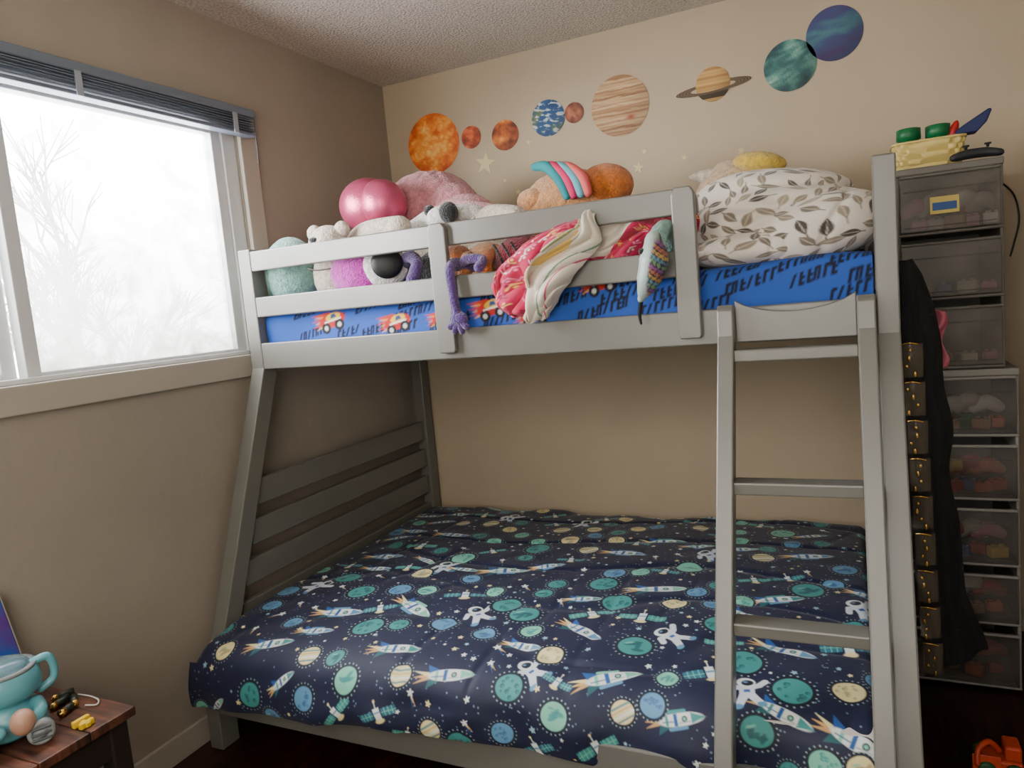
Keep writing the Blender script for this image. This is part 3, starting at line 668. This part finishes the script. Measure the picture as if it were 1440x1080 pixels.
# ------------------------------------------------------------------ leaf blanket
lbk=empty('leaf_blanket',(1.82,-.76,1.392),'folded white fleece blanket with grey leaf print on upper bunk','blanket')
bmat=MV('blanket_plush',.9,.3,bump=.4,bscale=300)
def leafy(name,c0,r,e,rot,amp,seed,Hh,Ww,Sw,Tw,nl):
    c0=np.array(c0); Pb=blobP(c0,r,e=e,H=Hh,W=Ww,rot=rot); dd=Pb-c0
    q=dd*np.array([1,1,1.6])+.03*np.stack([nz(dd,9,seed+k) for k in (30,31,32)],-1)
    fold=amp*(.06*nz(q,7,seed)-.12*np.exp(-(nz(q*np.array([.6,.7,2.2]),11,seed+1)/.20)**2)-.06*np.exp(-(nz(q*np.array([1.3,.7,1.]),14,seed+2)/.18)**2))
    Pb=c0+dd*(1.04+fold)[...,None]; Pb[...,2]=np.maximum(Pb[...,2],1.393)
    S=np.tile(np.linspace(0,Sw,Ww)[None,:],(Hh,1)); T=np.tile(np.linspace(0,Tw,Hh)[:,None],(1,Ww))
    cv=Canvas(S,T,(226,218,206),.0028); rr=np.random.RandomState(seed); occ=[]
    for k in range(nl):
        x,y=rr.uniform(0,Sw),rr.uniform(.03,Tw-.02); st=max(math.sin(y/Tw*math.pi),.25)
        if any(math.hypot((x-a)*st,y-b)<.033 for a,b in occ): continue
        occ.append((x,y)); a=rr.uniform(0,360)
        if cv.begin(x,y,a,.0225,.045):
            c=[(74,68,60),(96,88,78),(160,148,128),(122,112,98),(142,130,112)][rr.randint(5)]
            cv.x=cv.x*max(st,.45) if abs(math.cos(math.radians(a)))>.7 else cv.x
            m=np.abs(cv.y)-.50*np.clip(1-(cv.x/1.05)**2,0,1)**1.1; m=np.maximum(m,np.abs(cv.x)-1.05); cv.blend(m,c)
            cv.cap(-1.5,0,-.6,0,.07,c,.07); cv.cap(-.7,0,.8,0,.05,(206,198,184),.02)
    grid(name,Pb,bmat,lbk,cols=cv.C,wrap=True)
leafy('main_fold',(1.80,-.74,1.515),(.240,.25,.140),.84,(0,5,0),1.,41,260,560,1.5,.72,2500)
leafy('rolled_edge',(1.90,-.91,1.470),(.160,.115,.078),.85,(0,-12,8),1.,47,150,340,.9,.36,1100)
leafy('under_fold',(1.74,-.93,1.437),(.16,.11,.044),.8,(0,0,-4),.8,53,110,320,.9,.26,900)

# ------------------------------------------------------------------ drawer towers
def tower(x0,x1,y0,y1,levels,fm,dmt,label):
    t_=empty('drawer_tower',((x0+x1)/2,(y0+y1)/2,levels[-1]),label,'storage drawers')
    bx=[(x0,x0+.010,y0+.012,y1,levels[-1],levels[0]),(x1-.010,x1,y0+.012,y1,levels[-1],levels[0]),(x0,x1,y1-.008,y1,levels[-1],levels[0]),(x0,x1,y0-.004,y1,levels[0]-.022,levels[0])]
    for l in levels[1:]: bx.append((x0,x1,y0+.006,y1,l,l+.010))
    boxes('frame',bx,fm,t_,bevel=.005)
    for a,b in zip(levels[:-1],levels[1:]):
        zt=a-.022; zb=b+.011; xa,xb=x0+.008,x1-.008; ya=y0
        boxes('drawer',[(xa,xb,ya,ya+.005,zb,zt),(xa,xa+.004,ya,y1-.02,zb,zt-.02),(xb-.004,xb,ya,y1-.02,zb,zt-.02),(xa,xb,ya,y1-.02,zb,zb+.004),(xa+.01,xb-.01,ya-.003,ya,zt-.05,zt-.046),(xa+.01,xb-.01,ya-.003,ya,zb+.012,zb+.016)],dmt,t_,bevel=.002)
        boxes('handle',[(xa,xb,ya-.010,ya+.002,zt-.009,zt)],fm,t_,bevel=.004)
    return t_
fgrey=M('plastic_grey',(116,112,104),.4,alpha=.8); fwhite=M('plastic_white',(134,130,124),.4)
dgrey=M('plastic_smoke',(128,122,112),.3,alpha=.38,var=.2,vscale=10); dclear=M('plastic_clear',(112,107,102),.3,alpha=.34,var=.3,vscale=12)
tower(2.105,2.43,-.48,-.05,[1.028,.818,.618,.408,.218,.01],fwhite,dclear,'clear plastic drawer tower with white rims full of toys')
tower(2.122,2.398,-.48,-.08,[1.645,1.442,1.243,1.03],fgrey,dgrey,'smoky grey plastic drawer tower stacked on the clear one')
lbl=empty('sticker',(2.245,-.482,1.50),'blue and yellow square sticker on the grey drawer','sticker')
box('sticker_border',2.21,2.285,-.4845,-.4835,1.502,1.552,M('st_y',(214,190,96),.5),lbl,bevel=0); box('sticker_center',2.216,2.279,-.4855,-.4845,1.512,1.535,M('st_b',(30,80,150),.5),lbl,bevel=0)
rr=random.Random(4)
pal=[(180,34,30),(196,186,170),(40,110,50),(196,90,40),(200,110,140),(50,80,150),(160,116,80),(214,208,198),(206,170,50)]
pm=[M('toy_plastic_%d'%i,c,.45) for i,c in enumerate(pal)]
def toyblock(x,y,z,s,m,a):
    b=empty('toy_block',(x,y,z),'small plastic toy brick inside a clear drawer','toy','toys in the drawers')
    box('brick',x-s,x+s,y-s*.6,y+s*.6,z,z+s*1.3,m,b,bevel=.004)
    for k in (-.45,.45): lathe('stud',(x+k*s,y,z+s*1.3),[(.0001,.006),(s*.28,.006),(s*.28,0),(.0001,0)],m,b,seg=12)
    b.rotation_euler=(0,0,a)
for (zb,names) in ((.835,(2,3,6,2,6,3)),(.636,(0,3,0,5,3,0)),(.426,(1,7,5,0,8)),(.236,(2,5,6,3)),(.028,(5,6,3,0)),(1.460,(4,1,6,4,7)),(1.260,(6,5,1,4)),(1.047,(4,6,1,4))):
    nn_=len(names)
    for i,c in enumerate(names):
        x=2.16+(.24)*(i+.5)/nn_; s=rr.uniform(.020,.027); toyblock(x,-.43+.03*(i%2),zb,s,pm[c],rr.uniform(-.5,.5))
    if zb>1.4 or zb<1.:
        for i in range(5):
            x=2.16+.22*(i+.5)/5; c=([4,1,4,7,1] if zb>1 else [7,1,7,1,7] if zb>.8 else [3,0,8,0,3] if zb>.6 else [7,5,0,7,4] if zb>.4 else [2,8,5,1,0])[i]
            o=tube('toy_piece',[(x-.03,-.38,zb+.045),(x,-.39,zb+.065+.01*(i%2)),(x+.035,-.37,zb+.045)],[.018,.024,.018],pm[c],None)
            meta(o,'rounded plastic toy piece heaped in a clear drawer','toy',group='toys in the drawers'); o.location.z=zb+.040

bk=empty('toy_basket',(2.215,-.39,1.645),'pale yellow woven plastic toy basket on the drawer tower','basket')
ym=M('basket_yellow',(212,190,114),.55)
def ringp(zz,gx,gy,n=96):
    a=np.linspace(0,2*math.pi,n,endpoint=False); c=np.cos(a);s=np.sin(a)
    return np.stack([2.215+gx*np.sign(c)*np.abs(c)**.35,-.385+gy*np.sign(s)*np.abs(s)**.35,np.full(n,zz)],-1)
rows=[ringp(1.648,.001,.001)]
nr=25
for i in range(nr):
    k=i/(nr-1); R_=ringp(1.648+.075*k,.083+.012*k,.055+.012*k)
    j=np.arange(96); b=.0045*np.where(((j//4+i//5)%2)==0,1,-1)*np.where(i%5==4,-.4,1); ce=R_.mean(0); d=(R_-ce); d/=np.linalg.norm(d,axis=1,keepdims=True); rows.append(R_+d*b[:,None])
for (dz,g) in ((.075,.006),(.081,.006),(.081,-.006),(.01,-.008)): rows.append(ringp(1.648+dz,.095+g,.067+g))
rows.append(ringp(1.66,.001,.001))
grid('basket_shell',np.array(rows)[:,::-1],ym,bk,wrap=True,smooth=False)
gr=M('cup_green',(12,104,58),.4)
for (x,y) in ((2.165,-.385),(2.245,-.375)):
    o=lathe('toy_cup',(x,y,1.67),[(.0001,0),(.022,0),(.026,.070),(.034,.073),(.034,.105),(.028,.107),(.0001,.100)],gr); meta(o,'green plastic toy cup standing in the yellow basket','toy cup',group='green toy cups in the basket')
o=blob('toy_pepper',(2.285,-.385,1.750),(.012,.012,.032),M('pepper_red',(170,24,24),.4),None,rot=(0,20,0)); meta(o,'red plastic toy piece sticking out of the basket','toy')
o=prism('toy_wedge',[(2.285,1.736),(2.345,1.736),(2.37,1.762),(2.384,1.796),(2.377,1.80),(2.335,1.776),(2.295,1.752)],1,-.40,-.35,M('wedge_blue',(14,32,84),.5)); meta(o,'dark blue plastic toy wedge leaning on the yellow basket','toy')
o=empty('game_controller',(2.34,-.43,1.645),'dark grey handheld controller lying on the drawer tower','controller')
dk=M('controller_dark',(40,42,44),.5); 
tube('body',[(2.28,-.45,1.662),(2.315,-.44,1.668),(2.36,-.435,1.668),(2.392,-.44,1.662)],[.014,.018,.018,.014],dk,o,seg=16,flat=.8); 
for x in (2.31,2.365): lathe('thumb_stick',(x,-.44,1.682),[(.0001,.012),(.009,.012),(.009,.008),(.004,.006),(.004,0),(.0001,0)],dk,o,seg=14)
o=tube('power_cord',[(2.40,-.2,1.62),(2.45,-.12,1.60),(2.50,-.03,1.56),(2.515,-.02,1.48),(2.50,-.015,1.40),(2.49,-.012,1.36)],.003,dk,None,seg=8); meta(o,'black power cord running down the beige wall','cord')

# black hanging organiser with gold trim
og=empty('hanging_organizer',(2.15,-.93,.26),'black fabric hanging organizer with gold trimmed pockets beside bed','organizer')
h,w=260,110; v=np.linspace(0,1,h)[:,None]; u=np.linspace(0,1,w)[None,:]
zL=1.37+(.27-1.37)*v; zr=[0,.04,.12,.3,.6,.85,1]
xl=np.interp(v,[0,.5,1],[2.096,2.10,2.13]); xr=np.interp(v,zr,[2.130,2.150,2.176,2.200,2.212,2.236,2.278])
q=np.stack([u*.15+0*v,v*1.1+0*u],-1)
P=np.zeros((h,w,3)); P[...,0]=xl*(1-u)+xr*u+.003*np.sin(v*22+u*5)+.003*nz(q,30,3)*u; P[...,1]=-.955+.07*u+.008*np.sin(u*13+v*3)*(0.4+v)+.003*nz(q,38,5); P[...,2]=zL+.06*u*v+.002*nz(q,26,7)
grid('cloth',P,M('black_cloth',(8,8,10),.9,bump=.3,bscale=90),og,solid=.006)
gold=M('gold_trim',(214,168,84),.25,metal=.9); clr=M('clear_vinyl',(150,134,112),.06,alpha=.22,coat=.5)
rg=random.Random(9)
for k in range(9):
    z1=1.16-k*.098; x=2.106+.0035*k
    grid('clear_pocket',np.array([[(x-.010,-.974,z1),(x+.010,-.982,z1),(x+.036,-.972,z1)],[(x-.010,-.976,z1-.04),(x+.010,-.989,z1-.04),(x+.036,-.974,z1-.04)],[(x-.010,-.972,z1-.085),(x+.010,-.980,z1-.085),(x+.036,-.968,z1-.085)]]),clr,og)
    tube('gold_edge',[(x-.008,-.982,z1),(x+.006,-.989,z1+.003),(x+.024,-.986,z1-.001)],.0019,gold,og,seg=6)
    for j in range(4):
        zz=z1-.015-.020*j; xx=x+rg.uniform(-.004,.020); blob('gold_glint',(xx,-.993,zz),(.0030,.002,.0045+.003*(j%2)),gold,og,H=8,W=10)  # tiny gold beads stand in for glints along the pockets
h,w=40,14; v=np.linspace(0,1,h)[:,None]; u=np.linspace(0,1,w)[None,:]
P=np.zeros((h,w,3)); P[...,0]=2.178+.030*u+.008*np.sin(v*9); P[...,1]=-.80+.012*np.sin(u*6+v*7); P[...,2]=1.235-.15*v-.01*u
o=grid('ribbon',P,M('ribbon_pink',(180,92,110),.7),None,solid=.004); meta(o,'pink fabric ribbon hanging beside the black organizer','ribbon')

o=empty('toy_truck',(2.30,-.90,0),'orange red toy loader with green wheels on the floor','toy')
orm=M('truck_orange',(190,62,24),.45); grm=M('truck_green',(30,86,46),.5)
boxes('chassis',[(2.25,2.35,-.93,-.86,.02,.045),(2.31,2.348,-.925,-.865,.045,.085)],orm,o,bevel=.006)
prism('loader_bucket',[(-.965,.01),(-.93,.005),(-.925,.055),(-.935,.06),(-.94,.02),(-.97,.03)],0,2.235,2.30,orm,o,bevel=.002)
tube('loader_arm',[(2.30,-.90,.06),(2.275,-.91,.085),(2.25,-.93,.07),(2.245,-.945,.04)],[.008,.008,.007,.007],orm,o,seg=8)
for x in (2.268,2.33):
    for y in (-.938,-.852): lathe('wheel',(x,y,.022),[(.0001,.008),(.016,.008),(.022,.005),(.022,-.005),(.016,-.008),(.0001,-.008)],grm,o,rot=(90,0,0),seg=20)

# ------------------------------------------------------------------ nightstand
ns=empty('nightstand',(.235,-2.24,0),'dark reddish brown wooden nightstand under the window','nightstand')
wt=M('nightstand_wood',(92,54,36),.45,var=.45,vscale=5,stretch=(1.5,14,1),bump=.1,bscale=10); wd=M('nightstand_dark',(34,24,20),.5)
boxes('table_top',[(.02,.448,-2.10,-1.99,.478,.5),(.02,.448,-2.212,-2.1015,.478,.5),(.02,.448,-2.325,-2.2135,.478,.5),(.02,.448,-2.44,-2.3265,.478,.5)],wt,ns,bevel=.003)
boxes('apron',[(.04,.43,-2.035,-2.015,.40,.478),(.04,.43,-2.41,-2.39,.40,.478),(.04,.06,-2.39,-2.035,.40,.478),(.41,.43,-2.39,-2.035,.40,.478)],wd,ns)
for x in (.035,.39):
    for y in (-2.42,-2.05): box('leg',x,x+.045,y,y+.045,0,.478,wd,ns)
ty=empty('toy_robot',(.30,-2.15,.5),'turquoise round toy robot holding a ball with ribbed feet','toy')
tq=M('robot_turquoise',(100,170,182),.35,coat=.3); gy=M('robot_grey',(136,142,142),.5); gy2=M('robot_dark',(84,92,94),.5)
TX,TY=.275,-2.165
lathe('body',(TX,TY,.505),[(.0001,0),(.045,.0),(.062,.012),(.068,.035),(.060,.062),(.042,.076),(.055,.083),(.070,.094),(.074,.115),(.070,.138),(.062,.148),(.0001,.149)],tq,ty,seg=48)
lathe('lid',(TX,TY,.653),[(.0001,.024),(.026,.022),(.048,.013),(.058,0),(.0001,0)],M('robot_lid',(120,150,158),.1,alpha=.6),ty,seg=40)
lathe('bezel',(TX,TY,.649),[(.056,.0),(.066,.0),(.067,.007),(.056,.007),(.056,0)],gy,ty,seg=40)
hx,hy=TX+.030,TY+.056
tube('handle',[(hx,hy-.008,.650),(hx+.014,hy+.018,.655),(hx+.017,hy+.028,.630),(hx+.015,hy+.024,.60),(hx+.004,hy+.002,.585)],[.009,.009,.008,.008,.009],tq,ty,seg=14)
tube('arm',[(TX+.05,TY+.035,.568),(TX+.085,TY+.02,.562),(TX+.088,TY-.012,.552)],[.015,.014,.014],tq,ty); tube('arm',[(TX+.02,TY-.06,.568),(TX+.05,TY-.075,.562),(TX+.072,TY-.06,.552)],[.015,.014,.014],tq,ty)
blob('held_ball',(TX+.090,TY-.020,.560),(.024,.024,.028),M('ball_peach',(190,146,122),.45),ty)
for lx in (.052,-.056):
    fx,fy=TX+.072*.89+.46*lx,TY-.072*.46+.89*lx
    tube('leg',[(TX+.02+.3*lx,TY+.7*lx,.53),(fx,fy,.527)],[.024,.022],tq,ty,seg=16)
    lathe('foot',(fx+.016*.89,fy-.016*.46,.527),[(.0001,.014),(.010,.014),(.010,.012),(.018,.012),(.018,.014),(.026,.010),(.027,-.006),(.022,-.014),(.0001,-.014)],gy,ty,rot=(0,90,-27),seg=28)
    for zz in (-.012,0,.012): 
        c_=np.array([fx+.031*.89,fy-.031*.46,.527+zz]); l_=.016; tube('sole_rib',[c_-l_*np.array([.46,.89,0]),c_+l_*np.array([.46,.89,0])],.0025,gy2,ty,seg=6,sm=2)
batm=M('battery_dark',(34,42,30),.35)
for i,(x,y,a) in enumerate(((.262,-2.045,10),(.29,-2.03,60),(.31,-2.058,20),(.235,-2.02,-20))):
    b=empty('battery',(x,y,.5),'dark battery with a gold end lying on the nightstand','battery','batteries on the nightstand')
    lathe('casing',(x,y,.509),[(.0001,.016),(.0085,.016),(.0085,-.022),(.0001,-.022)],batm,b,rot=(90,0,a),seg=18)
    d=rotm(90,0,a)@np.array([0,0,.018]); lathe('end_cap',(x+d[0],y+d[1],.509),[(.0001,.010),(.003,.010),(.003,.007),(.0087,.007),(.0087,-.006),(.0001,-.006)],gold,b,rot=(90,0,a),seg=18)
o=boxes('toy_link',[(.385,.425,-2.092,-2.080,.5,.512),(.39,.402,-2.105,-2.066,.5,.516),(.41,.422,-2.103,-2.07,.5,.514)],M('link_yellow',(222,184,24),.45),bevel=.003); meta(o,'yellow plastic toy connector on the nightstand','toy')
o=tube('charging_cable',[(.26,-2.0,.503),(.30,-1.998,.504),(.34,-2.005,.505),(.355,-2.02,.504),(.33,-2.03,.504)],.0018,M('cable_white',(190,188,182),.5),None,seg=8); meta(o,'white charging cable coiled on the nightstand','cable')
o=empty('picture_book',(.05,-2.1,.5),'purple and blue glossy picture book leaning on the wall','book')
def bookv(a,b,y0,y1,z0,z1):
    v,f_=boxv(a,b,y0,y1,z0,z1); return [(x-(z-.5)*.03,y-(.035 if (z>.6 and y>-2.1) else 0),z) for x,y,z in v],f_
v,f_=bookv(.03,.048,-2.25,-1.985,.5,.745)
mesh('cover',v,f_,M('book_purple',(100,60,150),.3,rgb2=(36,100,190),vscale=14),o,bevel=.003)
v,f_=bookv(.033,.045,-2.245,-1.982,.503,.742); mesh('pages',v,f_,M('pages',(200,196,186),.8),o)

# ------------------------------------------------------------------ lights
w=bpy.data.worlds.new('world'); scene.world=w; w.use_nodes=True
w.node_tree.nodes['Background'].inputs[0].default_value=(.97,.98,1,1); w.node_tree.nodes['Background'].inputs[1].default_value=22.
def area(name,loc,target,sx,sy,power,col):
    l=bpy.data.lights.new(name,'AREA'); l.shape='RECTANGLE'; l.size=sx; l.size_y=sy; l.energy=power; l.color=col
    o=bpy.data.objects.new(name,l); COL.objects.link(o); o.location=loc
    o.rotation_euler=(Vector(target)-Vector(loc)).to_track_quat('-Z','Y').to_euler()
area('window_sky_light',(-1.3,-1.9,3.2),(1.2,-1.3,.9),2.,1.6,420,(.97,.98,1))
area('added_side_light',(-2.4,-5.4,2.1),(1.4,-.3,1.5),2.4,2.0,900,(1,.96,.88))  # added lamp outside, out of view, to brighten the upper back wall
area('room_fill_light',(1.5,-3.6,1.6),(1.2,-.3,1.1),1.6,1.4,40,(1,.94,.84))  # added soft fill behind the camera, no fixture modelled
